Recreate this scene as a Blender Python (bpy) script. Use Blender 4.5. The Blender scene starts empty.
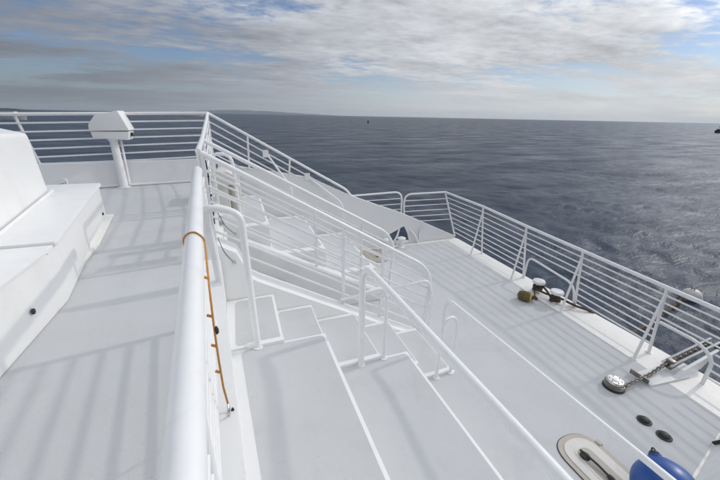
import bpy, bmesh, math, random
import numpy as np
from mathutils import Vector, Matrix
from mathutils.geometry import tessellate_polygon

random.seed(7)
scene = bpy.context.scene
COL = scene.collection
R = math.radians

# ------------------------------------------------------------------ camera
cam_data = bpy.data.cameras.new("camera")
cam_data.sensor_width = 36.0
cam_data.lens = 16.5
cam_data.clip_start = 0.05
cam_data.clip_end = 60000.0
cam = bpy.data.objects.new("camera", cam_data)
COL.objects.link(cam)
PITCH, ROLL, YAW = R(20.6), R(1.15), R(20.3)
fw = Vector((math.sin(YAW) * math.cos(PITCH), math.cos(YAW) * math.cos(PITCH), -math.sin(PITCH)))
rt = Vector((math.cos(YAW), -math.sin(YAW), 0))
up = rt.cross(fw)
r2 = rt * math.cos(ROLL) + up * math.sin(ROLL)
u2 = up * math.cos(ROLL) - rt * math.sin(ROLL)
M = Matrix((r2, u2, -fw)).transposed().to_4x4()
M.translation = (0, 0, 3.4)
cam.matrix_world = M
scene.camera = cam

# ------------------------------------------------------------------ sky
SUN = Vector((0.84, 0.115, 0.53)).normalized()
sun_el = math.asin(SUN.z)
sun_az = math.atan2(SUN.x, SUN.y)
world = bpy.data.worlds.new("World")
scene.world = world
world.use_nodes = True
wn, wl = world.node_tree.nodes, world.node_tree.links
wn.clear()


def wnode(t, **kw):
    n = wn.new(t)
    for k, v in kw.items():
        setattr(n, k, v)
    return n


def wmath(op, a, b=None, c=None, clamp=False):
    n = wnode('ShaderNodeMath', operation=op, use_clamp=clamp)
    for i, v in enumerate((a, b, c)):
        if v is None:
            continue
        if isinstance(v, (int, float)):
            n.inputs[i].default_value = v
        else:
            wl.new(v, n.inputs[i])
    return n.outputs[0]


def wrange(v, a, b, c, d, smooth=True):
    n = wnode('ShaderNodeMapRange', interpolation_type='SMOOTHSTEP' if smooth else 'LINEAR')
    wl.new(v, n.inputs[0])
    for i, x in enumerate((a, b, c, d)):
        n.inputs[i + 1].default_value = x
    return n.outputs[0]


def wmix(f, a, b):
    n = wnode('ShaderNodeMix', data_type='RGBA')
    if isinstance(f, (int, float)):
        n.inputs[0].default_value = f
    else:
        wl.new(f, n.inputs[0])
    for i, v in ((6, a), (7, b)):
        if isinstance(v, tuple):
            n.inputs[i].default_value = v + (1,)
        else:
            wl.new(v, n.inputs[i])
    return n.outputs[2]


def wscale(colour, f):
    n = wnode('ShaderNodeVectorMath', operation='SCALE')
    if isinstance(colour, tuple):
        n.inputs[0].default_value = colour
    else:
        wl.new(colour, n.inputs[0])
    if isinstance(f, (int, float)):
        n.inputs['Scale'].default_value = f
    else:
        wl.new(f, n.inputs['Scale'])
    return n.outputs[0]


sky = wnode('ShaderNodeTexSky', sky_type='NISHITA')
sky.sun_disc = False
sky.sun_elevation = sun_el
sky.sun_rotation = sun_az
sky.altitude = 0
sky.air_density = 1.0
sky.dust_density = 0.4
tc = wnode('ShaderNodeTexCoord')
sep = wnode('ShaderNodeSeparateXYZ')
wl.new(tc.outputs['Generated'], sep.inputs[0])
dx, dy, dz = sep.outputs
dot = wnode('ShaderNodeVectorMath', operation='DOT_PRODUCT')
wl.new(tc.outputs['Generated'], dot.inputs[0])
dot.inputs[1].default_value = SUN
dotv = dot.outputs['Value']
den = wmath('ADD', wmath('MAXIMUM', dz, 0.0), 0.07)
uu = wmath('DIVIDE', dx, den)
vv = wmath('DIVIDE', dy, den)
comb = wnode('ShaderNodeCombineXYZ')
wl.new(uu, comb.inputs[0])
wl.new(vv, comb.inputs[1])


SKY_OFF = 3.1


def wnoise(scale, detail, rough, dist, rot, sc, off=0.0):
    mp = wnode('ShaderNodeMapping')
    mp.inputs['Rotation'].default_value = (0, 0, rot)
    mp.inputs['Scale'].default_value = sc
    mp.inputs['Location'].default_value = (off, off * 0.7, off * 0.3)
    wl.new(comb.outputs[0], mp.inputs[0])
    n = wnode('ShaderNodeTexNoise')
    n.inputs['Scale'].default_value = scale
    n.inputs['Detail'].default_value = detail
    n.inputs['Roughness'].default_value = rough
    n.inputs['Distortion'].default_value = dist
    wl.new(mp.outputs[0], n.inputs['Vector'])
    return n.outputs['Fac']


big = wnoise(0.40, 6, 0.52, 0.3, R(14), (1.0, 1.6, 1), SKY_OFF)
fine = wnoise(2.8, 7, 0.62, 0.5, R(-20), (1.0, 1.6, 1), 9.0)
mott = wnoise(6.5, 5, 0.6, 0.3, R(35), (1.0, 1.35, 1), 4.0)
shade = wnoise(0.62, 5, 0.55, 0.25, R(24), (0.8, 1.7, 1), 21.0)
cover = wmath('ADD', wmath('ADD', wmath('MULTIPLY', big, 0.66), wmath('MULTIPLY', fine, 0.22)), wmath('MULTIPLY', mott, 0.12))
lowness = wrange(dz, 0.0, 0.2, 1.0, 0.0)
cover = wmath('SUBTRACT', cover, wmath('MULTIPLY', lowness, 0.04))
mask = wrange(cover, 0.40, 0.51, 0.05, 1.0)
glow = wrange(dotv, -0.25, 0.85, 0.0, 1.0)
lum = wmath('ADD', wmath('MULTIPLY', glow, 0.34), 0.175)
lum = wmath('ADD', lum, wmath('MULTIPLY', wrange(dotv, 0.84, 1.0, 0.0, 1.0), 1.5))  # bright sky around the sun, added to lift and soften light on the boat
lum = wmath('MULTIPLY', lum, wmath('ADD', wmath('MULTIPLY', wmath('MAXIMUM', dz, 0.0), 1.0), 0.80))  # sky brightened towards the unseen zenith, added for more light on the boat
tex = wmath('ADD', wmath('ADD', wmath('MULTIPLY', wmath('SUBTRACT', fine, 0.5), 0.6),
                         wmath('MULTIPLY', wmath('SUBTRACT', mott, 0.5), 0.45)),
            wmath('MULTIPLY', wmath('SUBTRACT', shade, 0.5), 1.25))
lum = wmath('MULTIPLY', lum, wmath('ADD', 1.0, tex))
cool = wmix(glow, (0.90, 0.97, 1.12), (0.985, 1.0, 1.02))
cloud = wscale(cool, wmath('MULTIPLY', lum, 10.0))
tint = wnode('ShaderNodeVectorMath', operation='MULTIPLY')
wl.new(sky.outputs[0], tint.inputs[0])
tint.inputs[1].default_value = (0.46, 0.525, 0.66)
blue = tint.outputs[0]
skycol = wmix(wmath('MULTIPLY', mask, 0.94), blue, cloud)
hz = wrange(dz, 0.0, 0.15, 0.72, 0.0)
hazecol = wscale(wmix(glow, (0.86, 0.95, 1.12), (0.99, 1.01, 1.03)),
                 wmath('MULTIPLY', wmath('ADD', wmath('MULTIPLY', glow, 0.35), 0.175), 10.0))
skycol = wmix(hz, skycol, hazecol)
bg = wnode('ShaderNodeBackground')
bg.inputs['Strength'].default_value = 0.1
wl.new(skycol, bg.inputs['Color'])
wo = wnode('ShaderNodeOutputWorld')
wl.new(bg.outputs[0], wo.inputs['Surface'])

# ------------------------------------------------------------------ sun
sl = bpy.data.lights.new("sun", 'SUN')
sl.energy = 0.6
sl.angle = R(1.7)
sl.color = (1.0, 0.94, 0.86)
so = bpy.data.objects.new("sun", sl)
COL.objects.link(so)
so.rotation_euler = (-SUN).to_track_quat('-Z', 'Y').to_euler()
so.location = (20, 3, 15)

vs = scene.view_settings
vs.view_transform = 'Standard'
vs.look = 'None'
vs.exposure = 0.45
vs.gamma = 1.0
vs.use_curve_mapping = False
scene.cycles.use_denoising = True
scene.cycles.max_bounces = 8


# ------------------------------------------------------------------ materials
def mat(name, col, rough=0.5, scuff=0.0, metal=0.0, var=0.06, vscale=3.0, bump=0.0, bscale=200.0, stain=None, stain_amt=0.0,
        stain_scale=2.0, spec=0.5, streak=(1, 1, 1), coat=0.0):
    m = bpy.data.materials.new(name)
    m.use_nodes = True
    n, l = m.node_tree.nodes, m.node_tree.links
    b = n['Principled BSDF']
    b.inputs['Roughness'].default_value = rough
    b.inputs['Metallic'].default_value = metal
    b.inputs['Specular IOR Level'].default_value = spec
    b.inputs['Coat Weight'].default_value = coat
    t = n.new('ShaderNodeTexCoord')
    mp = n.new('ShaderNodeMapping')
    mp.inputs['Scale'].default_value = streak
    l.new(t.outputs['Object'], mp.inputs[0])
    no = n.new('ShaderNodeTexNoise')
    no.inputs['Scale'].default_value = vscale
    no.inputs['Detail'].default_value = 6
    no.inputs['Roughness'].default_value = 0.65
    l.new(mp.outputs[0], no.inputs['Vector'])
    mr = n.new('ShaderNodeMapRange')
    mr.inputs[1].default_value = 0.25
    mr.inputs[2].default_value = 0.75
    mr.inputs[3].default_value = 1 - var
    mr.inputs[4].default_value = 1 + var
    l.new(no.outputs['Fac'], mr.inputs[0])
    sc = n.new('ShaderNodeVectorMath')
    sc.operation = 'SCALE'
    sc.inputs[0].default_value = col
    l.new(mr.outputs[0], sc.inputs['Scale'])
    out = sc.outputs[0]
    if stain:
        n2 = n.new('ShaderNodeTexNoise')
        n2.inputs['Scale'].default_value = stain_scale
        n2.inputs['Detail'].default_value = 8
        n2.inputs['Roughness'].default_value = 0.7
        n2.inputs['Distortion'].default_value = 0.4
        l.new(mp.outputs[0], n2.inputs['Vector'])
        r = n.new('ShaderNodeMapRange')
        r.inputs[1].default_value = 0.52
        r.inputs[2].default_value = 0.74
        r.inputs[3].default_value = 0
        r.inputs[4].default_value = stain_amt
        l.new(n2.outputs['Fac'], r.inputs[0])
        mx = n.new('ShaderNodeMix')
        mx.data_type = 'RGBA'
        l.new(r.outputs[0], mx.inputs[0])
        l.new(out, mx.inputs[6])
        mx.inputs[7].default_value = stain + (1,)
        out = mx.outputs[2]
    if scuff > 0:
        for sc_, lo, hi, amt, stretch in ((95.0, .60, .74, scuff, (1, 1, 1)), (7.0, .69, .76, scuff * 1.2, (1, 4, 1)), (16.0, .73, .78, scuff * 1.6, (3, 1, 1))):
            mp2 = n.new('ShaderNodeMapping')
            mp2.inputs['Scale'].default_value = stretch
            mp2.inputs['Rotation'].default_value = (0, 0, sc_)
            l.new(t.outputs['Object'], mp2.inputs[0])
            n4 = n.new('ShaderNodeTexNoise')
            n4.inputs['Scale'].default_value = sc_
            n4.inputs['Detail'].default_value = 4
            n4.inputs['Roughness'].default_value = 0.7
            l.new(mp2.outputs[0], n4.inputs['Vector'])
            r4 = n.new('ShaderNodeMapRange')
            r4.inputs[1].default_value = lo
            r4.inputs[2].default_value = hi
            r4.inputs[3].default_value = 0
            r4.inputs[4].default_value = amt
            l.new(n4.outputs['Fac'], r4.inputs[0])
            m4 = n.new('ShaderNodeMix')
            m4.data_type = 'RGBA'
            l.new(r4.outputs[0], m4.inputs[0])
            l.new(out, m4.inputs[6])
            m4.inputs[7].default_value = (col[0] * .55, col[1] * .54, col[2] * .51, 1)
            out = m4.outputs[2]
    l.new(out, b.inputs['Base Color'])
    rr = n.new('ShaderNodeMapRange')
    rr.inputs[3].default_value = max(0.02, rough - 0.08)
    rr.inputs[4].default_value = min(1, rough + 0.1)
    l.new(no.outputs['Fac'], rr.inputs[0])
    l.new(rr.outputs[0], b.inputs['Roughness'])
    if bump > 0:
        n3 = n.new('ShaderNodeTexNoise')
        n3.inputs['Scale'].default_value = bscale
        n3.inputs['Detail'].default_value = 3
        l.new(t.outputs['Object'], n3.inputs['Vector'])
        bm = n.new('ShaderNodeBump')
        bm.inputs['Strength'].default_value = bump
        bm.inputs['Distance'].default_value = 0.003
        l.new(n3.outputs['Fac'], bm.inputs['Height'])
        l.new(bm.outputs[0], b.inputs['Normal'])
    return m


WHITE = mat('white_gelcoat', (0.845, 0.845, 0.835), 0.42, scuff=0.07, var=0.025, vscale=1.4, stain=(0.60, 0.57, 0.50), stain_amt=0.22,
            stain_scale=1.8, bump=0.06, bscale=35)
RAIL = mat('white_rail_paint', (0.86, 0.86, 0.855), 0.33, var=0.03, vscale=5, stain=(0.55, 0.47, 0.38), stain_amt=0.22,
           stain_scale=6)
CREAM = mat('cream_margin_paint', (0.84, 0.825, 0.785), 0.5, scuff=0.2, var=0.03, vscale=2, stain=(0.52, 0.47, 0.39), stain_amt=0.3,
            stain_scale=3, bump=0.05, bscale=60)
DECK = mat('grey_nonskid', (0.59, 0.597, 0.60), 0.82, scuff=0.6, var=0.045, vscale=1.1, stain=(0.47, 0.468, 0.46), stain_amt=0.45,
           stain_scale=1.6, bump=0.5, bscale=420, spec=0.3)
BULW = mat('bulwark_grey_white', (0.79, 0.79, 0.785), 0.5, var=0.03, vscale=1.2, stain=(0.55, 0.53, 0.50), stain_amt=0.25,
           stain_scale=1.5, bump=0.05, bscale=30)
STEEL = mat('stainless', (0.62, 0.60, 0.57), 0.22, metal=1.0, var=0.08, vscale=12)
GALV = mat('galvanised', (0.27, 0.25, 0.23), 0.45, metal=0.7, var=0.25, vscale=40)
BLACK = mat('black_rubber', (0.028, 0.028, 0.029), 0.55, var=0.2, vscale=20)
ROPE_O = mat('orange_rope', (0.56, 0.27, 0.06), 0.8, var=0.2, vscale=60, bump=0.6, bscale=120)
ROPE_B = mat('weathered_rope', (0.085, 0.062, 0.045), 0.9, var=0.4, vscale=25, bump=0.8, bscale=80)
BLUE = mat('blue_vinyl', (0.012, 0.075, 0.30), 0.34, var=0.12, vscale=6, stain=(0.10, 0.14, 0.25), stain_amt=0.35,
           stain_scale=5)
OLIVE = mat('olive_float', (0.13, 0.095, 0.03), 0.6, var=0.3, vscale=18)
YELLOW = mat('yellow_ring', (0.55, 0.38, 0.09), 0.6, var=0.15, vscale=20)
BEIGE = mat('beige_hatch', (0.47, 0.425, 0.365), 0.55, var=0.06, vscale=6, stain=(0.34, 0.30, 0.25), stain_amt=0.35,
            stain_scale=8)
BEIGE2 = mat('pale_hatch_ring', (0.68, 0.655, 0.61), 0.5, var=0.05, vscale=8, stain=(0.42, 0.38, 0.32), stain_amt=0.3,
             stain_scale=9)
CABIN = mat('cream_cabinet', (0.70, 0.685, 0.64), 0.45, var=0.04, vscale=4)
TAN = mat('tan_canister', (0.60, 0.57, 0.52), 0.5, var=0.08, vscale=5)
HULLM = mat('hull_white', (0.72, 0.72, 0.71), 0.3, var=0.04, vscale=0.8)
BUOYM = mat('buoy_white', (0.62, 0.60, 0.56), 0.5, var=0.08, vscale=4, stain=(0.25, 0.21, 0.16), stain_amt=0.6,
            stain_scale=3)
DARKB = mat('dark_boat', (0.02, 0.022, 0.026), 0.6, var=0.2)
BOATW = mat('boat_white', (0.70, 0.70, 0.69), 0.4, var=0.05)
GLASSD = mat('dark_glass', (0.01, 0.012, 0.015), 0.08, var=0.1)
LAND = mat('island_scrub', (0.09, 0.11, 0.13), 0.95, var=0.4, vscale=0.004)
LAND2 = mat('headland_scrub', (0.035, 0.042, 0.03), 0.95, var=0.5, vscale=0.05)


def sea_material():
    m = bpy.data.materials.new('sea_water')
    m.use_nodes = True
    n, l = m.node_tree.nodes, m.node_tree.links
    b = n['Principled BSDF']
    b.inputs['Base Color'].default_value = (0.044, 0.062, 0.089, 1)
    b.inputs['Roughness'].default_value = 0.36
    b.inputs['Specular IOR Level'].default_value = 0.15
    b.inputs['IOR'].default_value = 1.333
    t = n.new('ShaderNodeTexCoord')
    hs = []
    for sc, rot, stretch, w, det in ((0.035, 10, 2.2, 1.0, 2), (0.11, 20, 1.9, 0.42, 3), (0.65, 35, 2.0, 0.27, 6), (3.2, -10, 1.5, 0.022, 3)):
        mp = n.new('ShaderNodeMapping')
        mp.inputs['Rotation'].default_value = (0, 0, R(rot))
        mp.inputs['Scale'].default_value = (1, stretch, 1)
        l.new(t.outputs['Object'], mp.inputs[0])
        no = n.new('ShaderNodeTexNoise')
        no.inputs['Scale'].default_value = sc
        no.inputs['Detail'].default_value = det
        no.inputs['Roughness'].default_value = 0.6
        no.inputs['Distortion'].default_value = 0.3
        l.new(mp.outputs[0], no.inputs['Vector'])
        mu = n.new('ShaderNodeMath')
        mu.operation = 'MULTIPLY'
        mu.inputs[1].default_value = w
        l.new(no.outputs['Fac'], mu.inputs[0])
        hs.append(mu.outputs[0])
    acc = hs[0]
    for h in hs[1:]:
        a2 = n.new('ShaderNodeMath')
        l.new(acc, a2.inputs[0])
        l.new(h, a2.inputs[1])
        acc = a2.outputs[0]
    bm = n.new('ShaderNodeBump')
    wp_ = n.new('ShaderNodeTexNoise')
    wp_.inputs['Scale'].default_value = 0.022
    wp_.inputs['Detail'].default_value = 3
    l.new(t.outputs['Object'], wp_.inputs['Vector'])
    wr = n.new('ShaderNodeMapRange')
    wr.inputs[1].default_value = 0.3
    wr.inputs[2].default_value = 0.7
    wr.inputs[3].default_value = 0.55
    wr.inputs[4].default_value = 1.0
    l.new(wp_.outputs['Fac'], wr.inputs[0])
    l.new(wr.outputs[0], bm.inputs['Strength'])
    mp5 = n.new('ShaderNodeMapping')
    mp5.inputs['Scale'].default_value = (1, 2.6, 1)
    mp5.inputs['Rotation'].default_value = (0, 0, R(25))
    l.new(t.outputs['Object'], mp5.inputs[0])
    n5 = n.new('ShaderNodeTexNoise')
    n5.inputs['Scale'].default_value = 0.07
    n5.inputs['Detail'].default_value = 8
    n5.inputs['Roughness'].default_value = 0.7
    l.new(mp5.outputs[0], n5.inputs['Vector'])
    r5 = n.new('ShaderNodeMapRange')
    r5.inputs[1].default_value = 0.35
    r5.inputs[2].default_value = 0.65
    r5.inputs[3].default_value = 0.22
    r5.inputs[4].default_value = 0.50
    l.new(n5.outputs['Fac'], r5.inputs[0])
    l.new(r5.outputs[0], b.inputs['Roughness'])
    r6 = n.new('ShaderNodeMapRange')
    r6.inputs[1].default_value = 0.35
    r6.inputs[2].default_value = 0.65
    r6.inputs[3].default_value = 0.18
    r6.inputs[4].default_value = 0.09
    l.new(n5.outputs['Fac'], r6.inputs[0])
    l.new(r6.outputs[0], b.inputs['Specular IOR Level'])
    bm.inputs['Distance'].default_value = 1.1
    l.new(a2.outputs[0], bm.inputs['Height'])
    l.new(bm.outputs[0], b.inputs['Normal'])
    return m


SEA = sea_material()


# ------------------------------------------------------------------ mesh helpers
def merge(*vfs):
    V, F = [], []
    for v, f in vfs:
        o = len(V)
        V += [tuple(p) for p in v]
        F += [tuple(i + o for i in q) for q in f]
    return V, F


def wloc(o):
    p = Vector((0, 0, 0))
    while o is not None:
        p += o.location
        o = o.parent
    return p


def obj(name, vf, material, parent=None, smooth=False, at=None, angle=40):
    v, f = vf
    base = wloc(parent) if parent else Vector((0, 0, 0))
    o = bpy.data.objects.new(name, None)
    loc = Vector(at) if at is not None else base
    me = bpy.data.meshes.new(name)
    me.from_pydata([(p[0] - loc.x, p[1] - loc.y, p[2] - loc.z) for p in v], [], f)
    bm = bmesh.new()
    bm.from_mesh(me)
    bmesh.ops.recalc_face_normals(bm, faces=bm.faces)
    if smooth:
        for e in bm.edges:
            if len(e.link_faces) == 2 and e.calc_face_angle(0) > R(angle):
                e.smooth = False
        for fc in bm.faces:
            fc.smooth = True
    bm.to_mesh(me)
    bm.free()
    me.materials.append(material)
    bpy.data.objects.remove(o)
    o = bpy.data.objects.new(name, me)
    COL.objects.link(o)
    if parent:
        o.parent = parent
    o.location = loc - base
    return o


def tag(o, label, cat, group=None):
    o['label'] = label
    o['category'] = cat
    if group:
        o['group'] = group
    return o


def thing(name, loc, label, cat, group=None):
    o = bpy.data.objects.new(name, None)
    o.empty_display_size = 0.1
    COL.objects.link(o)
    o.location = loc
    return tag(o, label, cat, group)


def struct(o):
    o['kind'] = 'structure'
    return o


def fillet(pts, rad, n=5):
    pts = [Vector(p) for p in pts]
    out = [pts[0]]
    for i in range(1, len(pts) - 1):
        r = rad[i - 1] if isinstance(rad, (list, tuple)) else rad
        a, b, c = pts[i - 1], pts[i], pts[i + 1]
        d1, d2 = (a - b), (c - b)
        l1, l2 = d1.length, d2.length
        if r <= 0 or l1 < 1e-6 or l2 < 1e-6:
            out.append(b)
            continue
        d1 /= l1
        d2 /= l2
        t = min(r, l1 * 0.48, l2 * 0.48)
        p, q = b + d1 * t, b + d2 * t
        for k in range(n + 1):
            s = k / n
            out.append(p.lerp(b, s).lerp(b.lerp(q, s), s))
    out.append(pts[-1])
    return out


def sweep(pts, r, n=10, closed=False):
    """round bar along a path, capped; r may be a list"""
    P = [Vector(p) for p in pts]
    m = len(P)
    V, F = [], []
    prev = None
    for i in range(m):
        if closed:
            d = P[(i + 1) % m] - P[i - 1]
        else:
            d = P[min(i + 1, m - 1)] - P[max(i - 1, 0)]
        d.normalize()
        if prev is None:
            h = Vector((0, 0, 1)) if abs(d.z) < 0.9 else Vector((1, 0, 0))
            u = d.cross(h).normalized()
        else:
            u = (prev - d * prev.dot(d)).normalized()
        prev = u
        w = d.cross(u)
        rr = r[i] if isinstance(r, (list, tuple)) else r
        for k in range(n):
            a = 2 * math.pi * k / n
            V.append(P[i] + u * (rr * math.cos(a)) + w * (rr * math.sin(a)))
    for i in range(m if closed else m - 1):
        j = (i + 1) % m
        for k in range(n):
            k2 = (k + 1) % n
            F.append((i * n + k, i * n + k2, j * n + k2, j * n + k))
    if not closed:
        F.append(tuple(range(n - 1, -1, -1)))
        F.append(tuple((m - 1) * n + k for k in range(n)))
    return V, F


def bar(a, b, r, n=10):
    return sweep([a, b], r, n)


def box(x0, x1, y0, y1, z0, z1, bev=0.0, seg=2):
    bm = bmesh.new()
    bmesh.ops.create_cube(bm, size=1)
    for v in bm.verts:
        v.co = Vector((x0 + (v.co.x + .5) * (x1 - x0), y0 + (v.co.y + .5) * (y1 - y0), z0 + (v.co.z + .5) * (z1 - z0)))
    if bev > 0:
        bmesh.ops.bevel(bm, geom=bm.edges[:], offset=bev, segments=seg, affect='EDGES', profile=0.6)
    bm.verts.index_update()
    V = [v.co.copy() for v in bm.verts]
    F = [tuple(v.index for v in f.verts) for f in bm.faces]
    bm.free()
    return V, F


def bevelled(V, F, off, seg=2, ang=25):
    bm = bmesh.new()
    vs_ = [bm.verts.new(p) for p in V]
    for f in F:
        bm.faces.new([vs_[i] for i in f])
    bmesh.ops.recalc_face_normals(bm, faces=bm.faces)
    es = [e for e in bm.edges if len(e.link_faces) == 2 and e.calc_face_angle(0) > R(ang)]
    bmesh.ops.bevel(bm, geom=es, offset=off, segments=seg, affect='EDGES', profile=0.6)
    bm.verts.index_update()
    V2 = [v.co.copy() for v in bm.verts]
    F2 = [tuple(v.index for v in f.verts) for f in bm.faces]
    bm.free()
    return V2, F2


def prism(poly, axis, a, b, bev=0.0):
    """extrude 2D polygon; axis 'y': poly is (x,z); 'z': poly is (x,y); 'x': poly is (y,z). a,b numbers or functions"""
    fa = a if callable(a) else (lambda p, q: a)
    fb = b if callable(b) else (lambda p, q: b)

    def mk(p, q, c):
        return Vector((p, c, q)) if axis == 'y' else Vector((p, q, c)) if axis == 'z' else Vector((c, p, q))
    n = len(poly)
    V = [mk(p, q, fa(p, q)) for p, q in poly] + [mk(p, q, fb(p, q)) for p, q in poly]
    F = [tuple(range(n)), tuple(range(2 * n - 1, n - 1, -1))]
    for i in range(n):
        j = (i + 1) % n
        F.append((i, j, n + j, n + i))
    if bev > 0:
        return bevelled(V, F, bev)
    return V, F


def lathe(profile, n=24, centre=(0, 0, 0), axis=(0, 0, 1)):
    q = Vector((0, 0, 1)).rotation_difference(Vector(axis))
    C = Vector(centre)
    V, F = [], []
    for r, z in profile:
        for k in range(n):
            a = 2 * math.pi * k / n
            V.append(C + q @ Vector((max(r, 1e-4) * math.cos(a), max(r, 1e-4) * math.sin(a), z)))
    for i in range(len(profile) - 1):
        for k in range(n):
            k2 = (k + 1) % n
            F.append((i * n + k, i * n + k2, (i + 1) * n + k2, (i + 1) * n + k))
    F.append(tuple(range(n - 1, -1, -1)))
    F.append(tuple((len(profile) - 1) * n + k for k in range(n)))
    return V, F


def roundpoly(poly, rad, n=5):
    """rounded corners of a closed 2D polygon"""
    m = len(poly)
    out = []
    for i in range(m):
        a, b, c = (Vector(poly[i - 1] + (0,)), Vector(poly[i] + (0,)), Vector(poly[(i + 1) % m] + (0,)))
        r = rad[i] if isinstance(rad, (list, tuple)) else rad
        d1, d2 = a - b, c - b
        t = min(r, d1.length * 0.48, d2.length * 0.48)
        if t <= 0:
            out.append((b.x, b.y))
            continue
        p, q = b + d1.normalized() * t, b + d2.normalized() * t
        for k in range(n + 1):
            s = k / n
            v = p.lerp(b, s).lerp(b.lerp(q, s), s)
            out.append((v.x, v.y))
    return out


def panel(poly, z, th=0.006, rad=0.05):
    return prism(roundpoly(poly, rad), 'z', z - 0.004, z + th)


# ================================================================== SEA AND FAR THINGS
SEA_Z = -2.6


def make_sea():
    rng = np.random.default_rng(4)
    na = 760
    radii = [3.0]
    while radii[-1] < 420:
        radii.append(radii[-1] * 1.0135 + 0.004)
    while radii[-1] < 22000:
        radii.append(radii[-1] * 1.22)
    rad = np.array(radii)
    ang = np.linspace(0, 2 * np.pi, na, endpoint=False)
    Rr, A = np.meshgrid(rad, ang, indexing='ij')
    cx, cy = 2.0, 4.4
    Xs, Ys = cx + Rr * np.cos(A), cy + Rr * np.sin(A)
    Zs = np.zeros_like(Xs)
    cell = np.maximum(Rr * 2 * np.pi / na, Rr * 0.0135)
    for i in range(46):
        wl_ = 0.6 * (4.0 / 0.6) ** rng.random()
        th = R(205) + rng.normal(0, 0.75)
        amp = 0.0046 * wl_ ** 0.6
        k = 2 * np.pi / wl_
        fade = np.clip((wl_ / cell - 2.5) / 3.0, 0, 1)
        ph = k * (Xs * np.cos(th) + Ys * np.sin(th)) + rng.random() * 6.28
        Zs += fade * amp * (np.sin(ph) + 0.25 * np.sin(2 * ph + 1.3))
    V = np.stack([Xs, Ys, Zs], -1).reshape(-1, 3)
    nr = len(rad)
    i, j = np.meshgrid(np.arange(nr - 1), np.arange(na), indexing='ij')
    j2 = (j + 1) % na
    F = np.stack([i * na + j, (i + 1) * na + j, (i + 1) * na + j2, i * na + j2], -1).reshape(-1, 4)
    me = bpy.data.meshes.new('sea')
    me.vertices.add(len(V))
    me.vertices.foreach_set('co', V.astype(np.float32).ravel())
    me.loops.add(F.size)
    me.loops.foreach_set('vertex_index', F.astype(np.int32).ravel())
    me.polygons.add(len(F))
    me.polygons.foreach_set('loop_start', np.arange(0, F.size, 4, dtype=np.int32))
    me.polygons.foreach_set('loop_total', np.full(len(F), 4, dtype=np.int32))
    me.polygons.foreach_set('use_smooth', np.ones(len(F), dtype=bool))
    me.update()
    me.validate()
    me.materials.append(SEA)
    o = bpy.data.objects.new('sea', me)
    COL.objects.link(o)
    o.location = (0, 0, SEA_Z)
    return struct(o)


make_sea()


def land(name, az0, az1, dist, depth, hmax, material, seed, shape):
    """ridge of land seen between two compass angles (from +Y towards +X)"""
    rng = random.Random(seed)
    n, m = 60, 7
    V, F = [], []
    h = [0.0] * (n + 1)
    for i in range(n + 1):
        s = i / n
        h[i] = hmax * shape(s) * (1 + 0.05 * rng.uniform(-1, 1))
    for i in range(n + 1):
        a = R(az0 + (az1 - az0) * i / n)
        for j in range(m + 1):
            t = j / m
            d = dist + depth * t
            z = h[i] * math.sin(math.pi * min(1, t * 1.05)) * (1 + 0.08 * rng.uniform(-1, 1))
            V.append((d * math.sin(a), d * math.cos(a), SEA_Z - 3 + max(0, z)))
    for i in range(n):
        for j in range(m):
            F.append((i * (m + 1) + j, (i + 1) * (m + 1) + j, (i + 1) * (m + 1) + j + 1, i * (m + 1) + j + 1))
    c = R((az0 + az1) / 2)
    o = obj(name, (V, F), material, None, True, at=(dist * math.sin(c), dist * math.cos(c), SEA_Z))
    return struct(o)


land('island', -6, 17, 19000, 5000, 210, LAND, 3,
     lambda s: max(0, (math.sin(math.pi * min(1, s * 1.0) ** 0.62)) ** 1.1) * (1 - 0.25 * s))
land('headland', -33, -22.6, 2600, 500, 34, LAND2, 5, lambda s: max(0.0, 1 - s) ** 0.6 * (0.8 + 0.2 * math.sin(9 * s)))


def hull_vf(L, B, H, z0, bow=0.35):
    """simple boat hull outline, length along x"""
    sec = []
    for s, w in ((0, .8), (.25, .98), (.55, 1), (.8, .75), (.95, .3), (1, .03)):
        sec.append((s * L - L / 2, w * B / 2))
    V, F = [], []
    for x, w in sec:
        rise = H * (1 + 0.35 * max(0, x / (L / 2)) ** 2)
        V += [(x * 0.94, -w * 0.6, z0), (x, -w, z0 + rise), (x, w, z0 + rise), (x * 0.94, w * 0.6, z0)]
    for i in range(len(sec) - 1):
        for k in range(4):
            F.append((i * 4 + k, i * 4 + (k + 1) % 4, (i + 1) * 4 + (k + 1) % 4, (i + 1) * 4 + k))
    F.append((0, 1, 2, 3))
    F.append(tuple((len(sec) - 1) * 4 + k for k in (3, 2, 1, 0)))
    return V, F


def boat(loc, rot, L, B, H, name, label, hm, cm, cabin=(.5, .55, .35), masts=()):
    t = thing(name, loc, label, 'boat')

    def tr(vf):
        c, s = math.cos(rot), math.sin(rot)
        return [(loc[0] + c * p[0] - s * p[1], loc[1] + s * p[0] + c * p[1], loc[2] + p[2]) for p in vf[0]], vf[1]
    obj('hull', tr(hull_vf(L, B, H, -0.3)), hm, t, True)
    l, w, h = cabin[0] * L, cabin[1] * B, cabin[2] * H * 2
    cb = obj('cabin', tr(prism([(-l / 2, H - .1), (l / 2 + h * .2, H - .1), (l / 2 - h * .4, H + h), (-l / 2 + h * .1, H + h)], 'y',
                               -w / 2, w / 2)), cm, t)
    obj('window', tr(box(-l / 2 + .3, l / 2 - h * .35, -w / 2 - .03, w / 2 + .03, H + h * .45, H + h * .75)), GLASSD, cb)
    for x, hh in masts:
        obj('mast', tr(bar((x, 0, H), (x, 0, H + hh), 0.012 * L ** .6, 6)), cm, t)
    return t


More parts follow.
